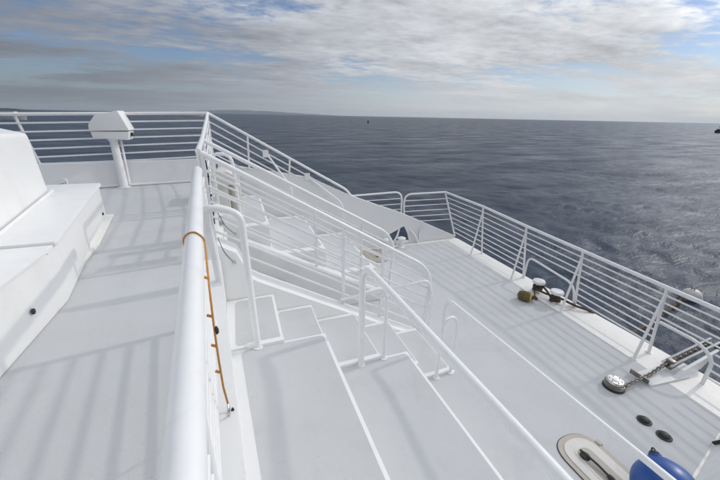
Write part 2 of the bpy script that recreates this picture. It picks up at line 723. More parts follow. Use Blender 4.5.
boat((-71, 700, SEA_Z), R(8), 46, 9, 5.0, 'ferry_boat', 'long white ferry with two masts on the horizon by the railing corner',
     BOATW, BOATW, (.62, .7, .32), ((-8, 9), (3, 13)))
boat((-122, 262, SEA_Z), R(-6), 17, 4.4, 2.2, 'motor_yacht', 'white motor yacht off the dark headland beyond the wheelhouse rail',
     BOATW, BOATW, (.55, .7, .55), ((-1, 2),))
boat((296, 133, SEA_Z), R(200), 15, 3.6, 1.6, 'skiff', 'low dark boat on open water off the anchor end of bow',
     DARKB, DARKB, (.2, .5, .25), ((1.5, 3.2),))
mk = thing('channel_buoy', (117, 301, SEA_Z), 'tiny dark marker buoy alone on the open sea', 'buoy')
obj('float', lathe([(.7, -.5), (.9, .2), (.8, .7), (.3, .9)], 14, (117, 301, SEA_Z)), DARKB, mk, True)
obj('topmark', lathe([(.3, .8), (.35, 1.5), (.6, 1.8), (.6, 2.3), (.1, 2.6)], 10, (117, 301, SEA_Z)), DARKB, mk, True)

# ================================================================== DECKS
UZ = 1.99
T1, T2, T3 = 1.24, 0.74, 0.24


def tube_x(y):
    return -0.133 - 0.0675 * y


def wall_x(y):
    return 0.053 - 0.0723 * y


fore_poly = [(-0.6, -1.6), (2.2, 0.45), (4.0, 0.95), (5.2, 1.22), (6.02, 1.55), (6.03, 3.4), (5.99, 5.6), (6.0, 7.7),
             (5.95, 7.85), (-0.6, 7.85)]
fore = struct(obj('foredeck', prism([(x, y) for x, y in fore_poly], 'z', -0.06, 0.0), CREAM))
obj('nonskid_panel', panel([(2.3, 0.52), (4.0, 0.985), (5.2, 1.25), (5.27, 1.30), (5.36, 2.4), (5.44, 3.7), (5.5, 5.1), (5.6, 7.66),
                            (2.3, 7.66)], 0.0, 0.005, 0.06), DECK, fore)
obj('nonskid_panel', panel([(-.24, 4.2), (2.28, 4.2), (2.28, 5.17), (-.24, 5.17)], 0.0, 0.005, 0.02), DECK, fore)
hv, hf = [], []
hp = [(-0.6, -1.6), (2.2, 0.42), (4.0, 0.92), (5.2, 1.19), (6.0, 1.53), (6.04, 3.4), (6.03, 5.6), (6.03, 7.75), (-0.6, 8.0)]
for x, y in hp:
    hv.append((x, y, -0.065))
for x, y in hp:
    hv.append((x - (0.35 if x > 5 else 0), y * 0.94 + 0.26, SEA_Z - 0.5))
nh = len(hp)
hf = [(i, (i + 1) % nh, nh + (i + 1) % nh, nh + i) for i in range(nh)] + [tuple(range(nh)), tuple(range(2 * nh - 1, nh - 1, -1))]
hull = thing('ship_hull', (2.5, 4.4, SEA_Z), 'white hull side of the ship under the foredeck edge', 'hull')
obj('hull_side', (hv, hf), HULLM, hull)
obj('rubbing_strake', sweep([(x, y, -0.2) for x, y in [(5.2, 1.17), (6.02, 1.5), (6.07, 3.4), (6.06, 5.6), (6.06, 7.78), (2, 7.95)]], 0.05),
    BULW, hull, True)

# upper deck: a thick slab, its forward face is the drop to the seating steps
upoly = [(-4.6, -1.6), (tube_x(-1.6) + 0.09, -1.6), (tube_x(3.3) + 0.09, 3.3), (-0.34, 4.2), (-0.40, 8.05), (-4.6, 7.7)]
upper = struct(obj('upper_deck', prism(upoly, 'z', 1.80, UZ), WHITE))
obj('nonskid_panel', panel([(-4.5, -1.5), (tube_x(-1.5) - .10, -1.5), (tube_x(3.3) - .10, 3.3), (-.54, 4.2), (-.56, 7.92),
                            (-1.57, 7.78), (-2.6, 7.63), (-4.5, 7.45)], UZ, 0.005, 0.05), DECK, upper)
front_wall = thing('cabin_front', (-0.3, 2, 0), 'white cabin front wall under the upper deck edge behind the seating tiers', 'wall')
obj('wall_panel', prism([(-4.5, -1.6), (wall_x(-1.6) - .09, -1.6), (wall_x(3.2) - .09, 3.2), (-.30, 3.25), (-.30, 7.9), (-4.5, 7.9)], 'z',
                        0.0, 1.797), WHITE, front_wall)

# ---------------------------------------------------------------- starboard seating tiers and aisle
seat = thing('seating_steps', (1.2, 1.5, 0), 'three broad white seating tiers with grey panels below the thick white rail', 'seating')
YA = 2.87


def tier(name, xa, xb, y0, y1, zt, parent, edge_l, lip=0.035):
    """xa/xb: functions of y"""
    body = bevelled(*prism([(xa(y0), y0), (xb(y0), y0), (xb(y1), y1), (xa(y1), y1)], 'z', 0.006, zt), 0.014)
    b = obj(name, body, WHITE, parent, True)
    ny = [y0, y1]
    g = lip
    obj('tread_panel', panel([(xa(y0) + edge_l, y0 + g), (xb(y0) - g, y0 + g), (xb(y1) - g, y1 - g), (xa(y1) + edge_l, y1 - g)],
                             zt, 0.004, [0.0, 0.0, 0.05, 0.07]), DECK, b)
    return b


tier('tier', lambda y: wall_x(y) - .12, lambda y: 0.69 + .012 * (YA - y), -1.5, YA, T1, seat, 0.12)
tier('tier', lambda y: 0.70 + .012 * (YA - y), lambda y: 1.70 + .012 * (YA - y), -1.0, YA, T2, seat, 0.03)
tier('tier', lambda y: 1.71 + .012 * (YA - y), lambda y: 2.57 + .012 * (YA - y), 0.5, YA, T3, seat, 0.03)
seat['parts_note'] = ''
del seat['parts_note']

aisle = thing('aisle_stair', (1.2, 3.3, 0), 'narrow white aisle stair of grey treads beside the companionway railing', 'stairs')
AX = [-0.30, 0.26, 0.74, 1.35, 1.89, 2.40]
AZ = [1.25, 1.0, 0.75, 0.5, 0.25]
for i in range(5):
    x0, x1 = AX[i] + (0.002 if i else 0), AX[i + 1]
    st = obj('step', bevelled(*box(x0, x1, YA + .004, 3.858, 0.006, AZ[i]), 0.014), WHITE, aisle, True)
    l = 0.10 if i == 0 else 0.03
    obj('tread_panel', panel([(x0 + l, YA + .05), (x1 - (.03 if i < 1 else .016), YA + .05), (x1 - (.03 if i < 1 else .016), 3.79), (x0 + l, 3.79)], AZ[i], 0.004,
                             [.05, .03, .03, .06]), DECK, st)
# low white curbs between aisle and tiers
for i, (xa, xb, z) in enumerate(((-.10, .26, 1.25), (.74, 1.35, .75), (1.89, 2.40, .25))):
    obj('curb', bevelled(*box(xa, xb, YA - .03, YA + .035, z - .08, z + .028), .012), WHITE, aisle, True)

# sloped side wall along the aisle (near wall of the companionway)
strg = thing('companionway_side_wall', (1.2, 4.0, 0), 'sloping white side wall between the aisle stair and the sunken companionway', 'wall')
obj('wall_panel', prism([(-.33, 0.006), (-.33, 1.99), (-.12, 1.86), (.02, 1.50), (.10, 1.44), (2.52, 0.03), (2.55, .006)], 'y', 3.862, 4.17, .012),
    WHITE, strg, True)
far = thing('companionway_side_wall', (1.2, 5.3, 0), 'shaded sloping white wall on the far side of the sunken companionway', 'wall')
obj('wall_panel', prism([(-.30, 0.006), (-.30, 1.95), (-.1, 1.86), (.02, 1.46), (2.62, .03), (2.65, .006)], 'y', 5.2, 5.5, .012), BULW, far, True)
obj('black_strip', prism([(.12, .93), (.56, .70), (.56, .62), (.12, .85)], 'y', 5.165, 5.2), BLACK, far)
# companionway door in the cabin front
door = thing('cabin_door', (-.29, 4.7, 0), 'grey white cabin door at the end of the sunken companionway', 'door')
obj('leaf', bevelled(*box(-.297, -.26, 4.32, 5.05, .05, 1.75), .01), BULW, door)
obj('window', box(-.262, -.252, 4.5, 4.87, 1.1, 1.55), GLASSD, door)
obj('handle', bar((-.25, 4.95, .95), (-.25, 4.95, 1.1), .012), STEEL, door)

# ---------------------------------------------------------------- port seating tiers
pseat = thing('seating_steps', (1.0, 6.6, 0), 'white seating tiers beyond the companionway beside the tall sloping bulwark', 'seating')
PL = [(-.299, .40, 1.66), (.402, 1.37, 1.10), (1.372, 2.38, .56)]
for x0, x1, z in PL:
    tb = obj('tier', bevelled(*box(x0, x1, 5.50, 7.78, .006, z), .016), WHITE, pseat, True)
    obj('tread_panel', panel([(x0 + .05, 5.66), (x1 - .035, 5.66), (x1 - .035, 7.6), (x0 + .05, 7.6)], z, .004, [.05, .08, .08, .05]), DECK, tb)

# ---------------------------------------------------------------- bulwarks


def bulwark_y(z):
    return 7.84 + 0.11 * z


def plate_with_hole(outer, hole, yin, th):
    polys = [[Vector((p[0], p[1], 0)) for p in outer]]
    if hole:
        polys.append([Vector((p[0], p[1], 0)) for p in hole])
    pts = outer + (hole or [])
    tris = tessellate_polygon(polys)
    n = len(pts)
    V = [(x, yin(z), z) for x, z in pts] + [(x, yin(z) + th, z) for x, z in pts]
    F = [tuple(t) for t in tris] + [tuple(n + i for i in reversed(t)) for t in tris]
    no = len(outer)
    for i in range(no):
        j = (i + 1) % no
        F.append((i, j, n + j, n + i))
    if hole:
        nh_ = len(hole)
        for i in range(nh_):
            j = (i + 1) % nh_
            F.append((no + i, no + j, n + no + j, n + no + i))
    return V, F


bw = thing('bulwark', (2.5, 7.9, 0), 'long sloping white side bulwark with a rope chock opening across the foredeck', 'bulwark')
outer = [(-.42, .006), (-.42, 2.36), (.46, 2.17), (1.1, 2.06), (1.65, 1.94), (2.55, 1.50), (3.4, 1.16), (4.15, .88), (5.05, .46), (5.93, .05), (5.97, .006)]
hole = [(3.56, .13), (4.42, .07), (4.36, .30), (4.24, .54), (4.05, .45), (3.74, .32)]
obj('plate', plate_with_hole(outer, hole, bulwark_y, .05), BULW, bw)
cap = sweep(fillet([(x, bulwark_y(z) + .025, z) for x, z in outer[1:-1]], .2), .022)
obj('cap_rail', cap, RAIL, bw, True)
rim = sweep([(x, bulwark_y(z) - .004, z) for x, z in roundpoly(hole, .06)], .016, 8, True)
obj('chock_rim', rim, RAIL, bw, True)
obj('stiffener', sweep(fillet([(4.72, 7.83, .02), (4.72, 7.85, .30), (4.80, 7.88, .46), (4.92, 7.9, .52)], .15), .022), BULW, bw, True)
obj('stiffener', box(-.1, .02, 7.90, 8.02, 1.66, 2.2), BULW, bw)

sbw = thing('bulwark', (4.6, 1.0, 0), 'flared white starboard bulwark panel beside the blue ball fender', 'bulwark')
sb = [(3.1, .70), (4.015, .96), (5.098, 1.215), (5.95, 1.42)]
hts = [1.25, .86, .42, .06]
V, F = [], []
for (x, y), h in zip(sb, hts):
    V += [(x, y, .006), (x + .12 * h, y - .62 * h, h), (x + .12 * h, y - .62 * h - .05, h), (x, y - .05, .006)]
for i in range(3):
    for k in range(4):
        F.append((i * 4 + k, i * 4 + (k + 1) % 4, (i + 1) * 4 + (k + 1) % 4, (i + 1) * 4 + k))
F += [(0, 1, 2, 3), (15, 14, 13, 12)]
obj('plate', (V, F), BULW, sbw)
obj('cap_rail', sweep([(x + .12 * h, y - .62 * h - .025, h + .01) for (x, y), h in zip(sb, hts)], .024), RAIL, sbw, True)
obj('rib', sweep([(4.72, 1.14, .02), (4.78, .86, .5)], .018), BLACK, sbw, True)

# front bulwark of the upper deck (far left) ----------------------------------
fb_pts = [(-4.55, 7.50), (-3.4, 7.62), (-2.6, 7.72), (-1.57, 7.86), (-.9, 7.97), (-.45, 8.02)]
fbw = thing('bulwark', (-2.5, 7.8, UZ), 'low white bulwark along the upper deck edge behind the instrument pedestal', 'bulwark')
V, F = [], []
for x, y in fb_pts:
    V += [(x, y, UZ + .006), (x - .02, y + .16, 2.43), (x - .02, y + .22, 2.43), (x, y + .06, UZ + .006)]
for i in range(len(fb_pts) - 1):
    for k in range(4):
        F.append((i * 4 + k, i * 4 + (k + 1) % 4, (i + 1) * 4 + (k + 1) % 4, (i + 1) * 4 + k))
e = (len(fb_pts) - 1) * 4
F += [(0, 1, 2, 3), (e + 3, e + 2, e + 1, e)]
obj('plate', (V, F), BULW, fbw)
obj('cap_rail', sweep([(x - .02, y + .19, 2.435) for x, y in fb_pts], .026), RAIL, fbw, True)
obj('footing', sweep([(x, y - .02, UZ + .03) for x, y in fb_pts], .025), WHITE, fbw, True)

# ================================================================== RAILINGS
RT, RB, RP = 0.031, 0.0155, 0.023     # top rail, thin bar, post radius


def foot(x, y, z, r=.05):
    bolts = [lathe([(r * .13, .006), (r * .13, .014), (r * .05, .016)], 6, (x + r * .76 * math.cos(a), y + r * .76 * math.sin(a), z))
             for a in (.6, 2.17, 3.74, 5.31)]
    return merge(lathe([(r, 0), (r, .008), (r * .62, .011), (r * .5, .02)], 16, (x, y, z)), *bolts)


# upper deck front railing
fr = thing('railing', (-2.5, 8.0, 2.43), 'white railing of level bars along the upper deck behind the instrument pedestal', 'railing')


def fr_z(x, k):
    top = 3.31 + (x + 3.84) * .026
    return top - k * (.148)


fx = [(-4.55, 7.72), (-3.4, 7.85), (-2.6, 7.95), (-1.57, 8.06), (-.9, 8.12), (-.49, 8.12)]
obj('top_rail', sweep([(x, y - .02, fr_z(x, 0)) for x, y in fx], RT), RAIL, fr, True)
for k in range(1, 6):
    obj('bar', sweep([(x, y - .01, fr_z(x, k)) for x, y in fx], RB, 8), RAIL, fr, True)
obj('bar', sweep([(x, y, 2.44 + max(0, x + 2.2) * .03 + .02) for x, y in fx], RB, 8), RAIL, fr, True)
for (xt, xb) in ((-3.58, -3.42), (-2.12, -2.07)):
    y = 7.99 if xt > -3 else 7.84
    obj('post', sweep([(xt, y, fr_z(xt, 0 if xt < -3 else 3)), (xb, y - .25 if xt > -3 else y - .02, 2.03 if xt > -3 else 2.42)], RP), RAIL, fr, True)

# railing along the upper deck's forward edge
er = thing('railing', (-.45, 6.2, UZ), 'white railing along the upper deck edge between port corner and companionway', 'railing')
e_top = [(-.49, 8.10, 3.40), (-.47, 7.2, 3.27), (-.44, 5.45, 3.06), (-.40, 4.15, 3.0)]
obj('top_rail', sweep(fillet(e_top, .3), RT), RAIL, er, True)
for k in range(1, 6):
    obj('bar', sweep([(x, y, z - k * .165) for x, y, z in e_top], RB, 8), RAIL, er, True)
for x, y, z in (e_top[0], e_top[2], e_top[3]):
    obj('post', bar((x, y, z), (x - .005, y, UZ), RP + .002), RAIL, er, True)
    obj('base_plate', foot(x, y, UZ + .003), RAIL, er, True)
obj('post', bar((-.46, 6.6, 3.2), (-.46, 6.6, UZ), RP), RAIL, er, True)
obj('base_plate', foot(-.46, 6.6, UZ + .003), RAIL, er, True)

# sloping railing over the port bulwark
ar = thing('railing', (1.0, 8.0, 2.2), 'outermost sloping white railing down the far bulwark against the sea', 'railing')


def a_y(x):
    return 8.10 - .02 * (x + .5)


def a_z(x):
    return 3.40 - .592 * (x + .49)


def bul_top(x):
    return float(np.interp(x, [p[0] for p in outer[1:10]], [p[1] for p in outer[1:10]]))


obj('top_rail', sweep(fillet([(-.49, 8.10, 3.40), (2.56, a_y(2.5), 1.62), (2.72, a_y(2.7), 1.42)], .14), RT), RAIL, ar, True)
for k in range(1, 6):
    off = .165 * k
    xe = -.49
    while xe < 2.55 and a_z(xe) - off > bul_top(xe) + .01:
        xe += .02
    if k > 3:
        xe = max(xe, .3)
    obj('bar', bar((-.49, 8.10, 3.40 - off), (xe, a_y(xe), a_z(xe) - off), RB, 8), RAIL, ar, True)
for x in (.27, 1.17):
    obj('post', bar((x, a_y(x), a_z(x)), (x - .03, 8.06, bul_top(x)), RP), RAIL, ar, True)
for xs, zs, pts in ((.61, 2.57, [(1.02, 1.96), (1.13, 1.78), (1.14, 1.45)]), (1.55, 2.01, [(2.33, 1.37), (2.41, 1.18), (2.42, .62)])):
    b_ = obj('brace', sweep(fillet([(xs + .06, 8.04, zs - .05), (pts[0][0], 7.82, pts[0][1]), (pts[1][0], 7.78, pts[1][1]), (pts[2][0], 7.8, pts[2][1])], .15), RP),
             RAIL, ar, True)
    obj('bracket_plate', bevelled(*box(xs - .05, xs + .08, 8.02, 8.07, zs - .10, zs + .06), .008), RAIL, b_)

# companionway rails ---------------------------------------------------------


def slope_rail(name, label, y, x0, z0, slope, xe, nbars, posts, basez, endz, sp=.18):
    t = thing(name, ((x0 + xe) / 2, y, basez((x0 + xe) / 2)), label, 'railing')
    zt = lambda x: z0 - slope * (x - x0)
    obj('top_rail', sweep(fillet([(x0, y, z0), (xe, y, zt(xe)), (xe + .16, y, zt(xe) - .27), (xe + .10, y, endz)], [.2, .2]), RT), RAIL, t, True)
    for k in range(1, nbars + 1):
        zz = lambda x: zt(x) - sp * k
        x2 = xe + .14 - .008 * k
        xs_ = x0
        obj('bar', bar((xs_, y, zz(xs_)), (x2, y, max(zz(x2), .03)), RB, 8), RAIL, t, True)
    for x in posts:
        obj('post', bar((x, y, zt(x)), (x, y, basez(x)), RP), RAIL, t, True)
    obj('base_plate', foot(xe + .10, y, endz - .004), RAIL, t, True)
    return t


c_rail = slope_rail('railing', 'sloping white railing of many bars along the near side of the sunken companionway', 4.13, -.38, 2.99, .60, 2.62, 6,
                    (-.36, 1.28, 1.9), lambda x: 1.50 - .575 * x if x > 0 else 1.9, .012)
obj('grab_bar', sweep(fillet([(1.22, 4.07, .86), (2.70, 4.07, .95), (2.80, 4.07, .62), (2.78, 4.07, .012)], [.12, .1]), RP), RAIL, c_rail, True)
slope_rail('railing', 'sloping white railing on the far side of the sunken companionway', 5.33, -.43, 3.04, .575, 2.5, 6,
           (1.15, 2.0), lambda x: 1.45 - .54 * x, .012)

# near edge railing with the thick tube --------------------------------------
tr_ = thing('railing', (tube_x(1.5), 1.5, UZ), 'thick white tube handrail over closely spaced bars with an orange rope', 'railing')


def tube_z(y):
    return 2.70 + (y - .55) * .059


tp = [(tube_x(y), y, tube_z(y)) for y in (-1.5, 0, 1, 2, 3, 3.55)]
obj('tube', sweep(tp + [(tube_x(3.6), 3.6, tube_z(3.6) - .004), (tube_x(3.62), 3.63, tube_z(3.6) - .008)], [.045] * 6 + [.039, .018], 24), RAIL, tr_, True, angle=80)
for k in range(1, 8):
    z = lambda y: tube_z(y) - .05 - .088 * k
    obj('bar', sweep([(tube_x(y) + .004, y, z(y)) for y in (-1.5, .5, 2.22)], 0.0125, 10), RAIL, tr_, True)
for y in (-.6, .85, 2.22):
    obj('post', bar((tube_x(y), y, tube_z(y) - .02), (tube_x(y), y, UZ), .024), RAIL, tr_, True)
obj('post', bar((tube_x(3.45), 3.45, tube_z(3.45) - .02), (tube_x(3.45), 3.45, UZ), .026), RAIL, tr_, True)

# small gate under the far end of the tube
gt = thing('gate', (-.37, 3.8, UZ), 'small white barred gate at the head of the aisle stair', 'gate')
gx = lambda y: -.345 - .05 * (y - 3.4)
frame = [(gx(3.5), 3.52, 2.12), (gx(3.5), 3.52, 2.72), (gx(4.1), 4.08, 2.72), (gx(4.1), 4.08, 2.12)]
obj('frame', sweep([tuple(p) for p in frame], .018, 8, True), RAIL, gt, True)
for k in range(1, 4):
    z = 2.12 + .15 * k
    obj('bar', bar((gx(3.5), 3.52, z), (gx(4.1), 4.08, z), .014, 8), RAIL, gt, True)
for y in (3.60, 3.94):
    obj('plate', bevelled(*box(gx(y) - .008, gx(y) + .012, y - .06, y + .06, 2.2, 2.62), .006), RAIL, gt)
obj('hinge', bar((gx(4.1), 4.1, 2.2), (gx(4.1), 4.1, 2.3), .02), STEEL, gt, True)

# grab rails at the tier ends --------------------------------------------------
g0 = thing('grab_rail', (-.1, 2.9, T1), 'tall white hoop grab rail at the head of the aisle stair beside the tube', 'handrail', 'hoop handrails of the seating tiers')
obj('hoop', sweep(fillet([(-.262, 2.90, 1.99), (-.272, 2.90, 2.28), (-.30, 2.89, 2.66), (-.19, 2.88, 2.672), (-.02, 2.875, 2.60), (-.012, 2.87, 2.0), (.005, 2.85, T1 + .006)], [.02, .06, .1, .22, .3]), .031, 12), RAIL, g0, True)
obj('base_plate', foot(.005, 2.85, T1 + .005), RAIL, g0, True)


def grab(x, z, zt, yend, label, xi, r=.026):
    t = thing('grab_rail', (x, 2.84, zt), label, 'handrail', 'hoop handrails of the seating tiers')
    y = 2.82
    obj('long_rail', sweep(fillet([(x - .08, y, zt + .006), (x - .085, y, z - .02), (x - .03, y - .02, z + .03), (x, y - .28, z + .012), (x, yend, z + .075)], [.2, .1, .2]), r, 12), RAIL, t, True)
    obj('inner_hoop', sweep(fillet([(x - .078, y, z - .33), (x - .055, y, z - .245), (xi - .06, y + .02, z - .225), (xi, y + .02, z - .36), (xi, y + .02, zt + .006)], [.1, .12, .2]), min(r * .8, .022), 10), RAIL, t, True)
    obj('base_plate', foot(x - .08, y, zt + .005, .045), RAIL, t, True)
    obj('base_plate', foot(xi, y + .02, zt + .005, .045), RAIL, t, True)
    for yy in (.15 if x < 2 else .42,):
        obj('post', bar((x, yy, z + .07), (x - .02, yy, zt), r * .9), RAIL, t, True)
    return t


grab(1.165, 1.915, T2, -.9, 'long white handrail with hoop end standing on the middle seating tier', 1.375, .035)
grab(2.21, 1.355, T3, 0.36, 'long white handrail with hoop end standing on the lowest seating tier', 2.36, .024)

# bow railing ------------------------------------------------------------------
bow = thing('railing', (5.88, 4.5, 0), 'white bow railing of many bars on leaning double posts above the sea', 'railing')
BP = [(8.07, 5.60, 1.37), (6.64, 5.80, 1.287), (5.22, 5.82, 1.204), (3.86, 5.80, 1.155), (2.48, 5.74, 1.125), (1.0, 5.62, 1.12)]
by, bxx, bz = [p[0] for p in BP][::-1], [p[1] for p in BP][::-1], [p[2] for p in BP][::-1]
bX = lambda y: float(np.interp(y, by, bxx))
bZ = lambda y: float(np.interp(y, by, bz))
NB = 9


BASES = [(5.95, 7.83), (5.93, 6.56), (5.90, 5.09), (5.86, 3.77), (5.78, 2.42), (5.62, .98)]


def post_pt(i, k):
    """point on post i (0 = port corner) at bar level k, 0 = top rail"""
    t = k / (NB + .35)
    yt, xt, zt = BP[i]
    xb, yb_ = BASES[i]
    return Vector((xt + (xb - xt) * t, yt + (yb_ - yt) * t, zt * (1 - t)))


obj('top_rail', sweep([post_pt(i, 0) for i in range(6)], .031), RAIL, bow, True)
for k in range(1, NB):
    for i in range(5):
        pa, pb = post_pt(i, k), post_pt(i + 1, k)
        if i == 2 and k >= 5:
            continue
        if i == 4 and k >= 5:
            pa = pa.lerp(pb, .50)
        obj('bar', bar(pa, pb, .0135, 8), RAIL, bow, True)
for i in range(1, 5):
    x, yb_ = BASES[i]
    obj('post', bar(post_pt(i, 0), (x, yb_, 0.0), .022), RAIL, bow, True)
    obj('brace', bar(post_pt(i, 1.0), (x - .38, yb_ - .02, 0.004), .021), RAIL, bow, True)
    obj('base_plate', foot(x - .38, yb_ - .02, .002), RAIL, bow, True)
    obj('base_plate', foot(x, yb_, .002, .045), RAIL, bow, True)
obj('post', bar(post_pt(0, 0), (5.95, 7.83, .05), .024), RAIL, bow, True)
obj('loop_frame', sweep(fillet([(5.90, 5.08, .0), (5.90, 5.06, .53), (5.885, 3.90, .42), (5.87, 3.80, .0)], [.16, .2]), .021), RAIL, bow, True)
obj('loop_frame', sweep(fillet([(5.81, 2.44, .54), (5.79, 1.95, .53), (5.77, 1.74, .40), (5.77, 1.74, .0)], [.2, .14]), .023), RAIL, bow, True)

# chock rails on the port side -------------------------------------------------
for nm, lab, x0, x1, xin, sgn in (
        ('railing', 'short white looped railing right of the rope chock reaching the bow corner', 5.95, 4.27, 4.60, -1),
        ('railing', 'short white looped railing left of the rope chock on the far bulwark', 2.72, 4.20, 3.62, 1)):
    t = thing(nm, ((x0 + x1) / 2, 8.0, .6), lab, 'railing')
    zt = 1.35 if sgn < 0 else 1.43
    if sgn < 0:
        path = [(5.60, 8.07, 1.37), (x1, 8.07, zt + .03), (x1 + .01, 8.0, .55), (4.55, 7.80, .25), (4.66, 7.76, .02)]
        rr = [.24, .2, .1]
    else:
        path = [(x0 - .05, 8.07, zt + .0), (x1, 8.07, zt + .03), (x1 - .02, 8.0, .55), (3.98, 7.80, .22), (3.80, 7.76, .05)]
        rr = [.24, .2, .1]
    obj('loop_frame', sweep(fillet(path, rr), .026), RAIL, t, True)
    for k in range(1, 7):
        z = zt - .155 * k
        xs = x0 if sgn < 0 else 2.75
        if sgn > 0:
            while xs < x1 and bul_top(xs) > z:
                xs += .02
        else:
            while xs > x1 and bul_top(xs) > z:
                xs -= .02
        if abs(xs - x1) > .1 and z > .55:
            xs2 = min(xs, 5.60 + .35 * (1.37 - z) / 1.37) if sgn < 0 else xs
            obj('bar', bar((xs2, 8.05 - .02 * k * (sgn < 0), z - (.01 if sgn < 0 else 0)), (x1, 8.06, z), .0125, 8), RAIL, t, True)

# ================================================================== UPPER DECK FITTINGS
# locker bench
lk = thing('locker', (-1.8, 3.8, UZ), 'long white deck locker bench with hinged lids beside the sloped white cowl', 'locker')
LT = 2.482
rx = lambda y: -1.36 - (y - 2.9) * .178 if y > 2.9 else -1.36     # right edge of the lids
body = [(-3.6, -.8), (-1.36, -.8), (-1.36, 2.9), (rx(5.38), 5.38), (-2.35, 5.38), (-3.6, 5.38)]
obj('body', prism(body, 'z', UZ + .006, LT - .045, .02), WHITE, lk, True)
plinth = [(-3.6, -.8), (-1.30, -.8), (-1.385, 2.1), (-1.41, 2.5), (-1.54, 4.2), (-1.735, 5.44), (-3.6, 5.44)]
obj('plinth', prism(plinth, 'z', UZ + .005, UZ + .045, .012), CREAM, lk, True)
lid1 = [(-3.0, 2.93), (-1.335, 2.93), (rx(5.38) + .02, 5.41), (-3.0, 5.41)]
obj('lid', prism(roundpoly(lid1, .03), 'z', LT - .04, LT, .01), WHITE, lk, True)
lid2 = [(-3.0, -.6), (-1.335, -.6), (-1.335, 2.80), (-3.0, 2.80)]
obj('lid', prism(roundpoly(lid2, .03), 'z', LT - .04, LT - .012, .008), WHITE, lk, True)
obj('divider', box(-3.0, -1.352, 2.815, 2.915, LT - .06, LT - .02, .006), WHITE, lk)
for x, y, z in ((-1.752, 5.12, 2.12), (-1.352, 2.45, 2.17)):
    obj('drain_plug', lathe([(.02, 0), (.02, .008), (.013, .012)], 14, (x, y, z), (1, .1, 0)), BLACK, lk, True)

# sloped cowl / console front
cw = thing('wheelhouse_cowl', (-2.9, 4.0, LT), 'tall sloped white moulded cowl standing on the deck locker', 'cowl')
V = [(-2.16, 4.93, LT - .01), (-1.76, 2.9, LT - .01), (-1.40, -.5, LT - .01), (-4.4, -.5, LT - .01), (-4.4, 5.1, LT - .01),
     (-2.09, 4.72, 3.155), (-1.88, 3.0, 3.23), (-1.62, -.5, 3.30), (-4.4, -.5, 3.75), (-4.4, 5.0, 3.72)]
F = [(0, 1, 6, 5), (1, 2, 7, 6), (2, 3, 8, 7), (3, 4, 9, 8), (4, 0, 5, 9), (5, 6, 7, 8, 9), (4, 3, 2, 1, 0)]
obj('shell', bevelled(V, F, .045, 4), WHITE, cw, True)
obj('flange', sweep([(-2.13, 4.95, LT + .008), (-1.73, 2.9, LT + .008), (-1.38, -.5, LT + .008)], .014, 8), WHITE, cw, True)

# folded deck chairs / frame behind the locker
fd = thing('folded_trolley', (-2.4, 5.75, UZ), 'small folded metal frame behind the end of the deck locker', 'trolley')
obj('frame', sweep(fillet([(-2.45, 5.75, UZ), (-2.45, 5.8, 2.46), (-2.3, 5.8, 2.50), (-2.3, 5.75, UZ)], .05), .010, 8), BULW, fd, True)
obj('crossbar', bar((-2.45, 5.8, 2.40), (-2.3, 5.8, 2.44), .01, 8), STEEL, fd, True)
obj('crossbar', bar((-2.45, 5.78, 2.3), (-2.3, 5.78, 2.33), .01, 8), STEEL, fd, True)
obj('shelf', box(-2.46, -2.29, 5.6, 5.76, 2.05, 2.07), BULW, fd)

# instrument pedestal
pd = thing('instrument_pedestal', (-2.16, 7.68, UZ), 'white instrument pedestal with slanted lid on a single round post', 'pedestal')
obj('post', sweep([(-2.15, 7.66, UZ + .006), (-2.19, 7.80, 2.85), (-2.2, 7.81, 2.93)], [.075, .068, .11], 16), RAIL, pd, True)
obj('base_plate', foot(-2.15, 7.66, UZ + .006, .12), RAIL, pd, True)
yb = lambda p, q: 7.60
yf = lambda p, q: 8.02
hd = obj('tray', prism([(-2.450, 2.93), (-1.900, 2.89), (-1.865, 3.045), (-2.470, 3.045)], 'y', 7.62, 8.0, .012), WHITE, pd, True)
obj('latch', bevelled(*box(-1.88, -1.845, 7.75, 7.83, 2.95, 3.02), .006), BLACK, hd)
obj('lid', prism([(-2.480, 3.052), (-1.845, 3.062), (-1.970, 3.41), (-2.340, 3.33), (-2.470, 3.16)], 'y', 7.60, 8.02, .014), WHITE, pd, True)

# vent cabinet beyond the companionway railing
vc = thing('vent_cabinet', (-.2, 6.1, 1.66), 'cream vent cabinet with rounded hood behind the companionway railing', 'cabinet')
obj('body', box(-.36, -.22, 5.95, 6.4, 1.664, 2.28, .02), CABIN, vc, True)
obj('hood', prism(roundpoly([(-.36, 2.28), (-.06, 2.28), (-.06, 2.42), (-.16, 2.50), (-.36, 2.50)], .04), 'y', 5.88, 6.46, .01), CABIN, vc, True)
obj('grille', box(-.222, -.212, 6.0, 6.35, 1.8, 2.2), TAN, vc)
cn = thing('canister', (-.09, 6.25, 1.66), 'upright tan canister next to the cream vent cabinet', 'canister')
obj('barrel', lathe([(.10, 0), (.105, .03), (.10, .06), (.10, .5), (.105, .53), (.085, .58), (.02, .60)], 20, (-.09, 6.25, 1.665)), TAN, cn, True)
obj('cap', lathe([(.05, 0), (.05, .04), (.02, .06)], 14, (-.09, 6.25, 2.262)), TAN, cn, True)
ph = thing('grab_rail', (-.25, 6.6, 1.66), 'white hoop handrail behind the vent cabinet on the port side', 'handrail', 'hoop handrails of the seating tiers')
obj('hoop', sweep(fillet([(-.36, 5.62, 1.99), (-.37, 5.62, 2.83), (-.08, 5.62, 2.80), (-.04, 5.62, 1.665)], [.14, .2]), .026), RAIL, ph, True)
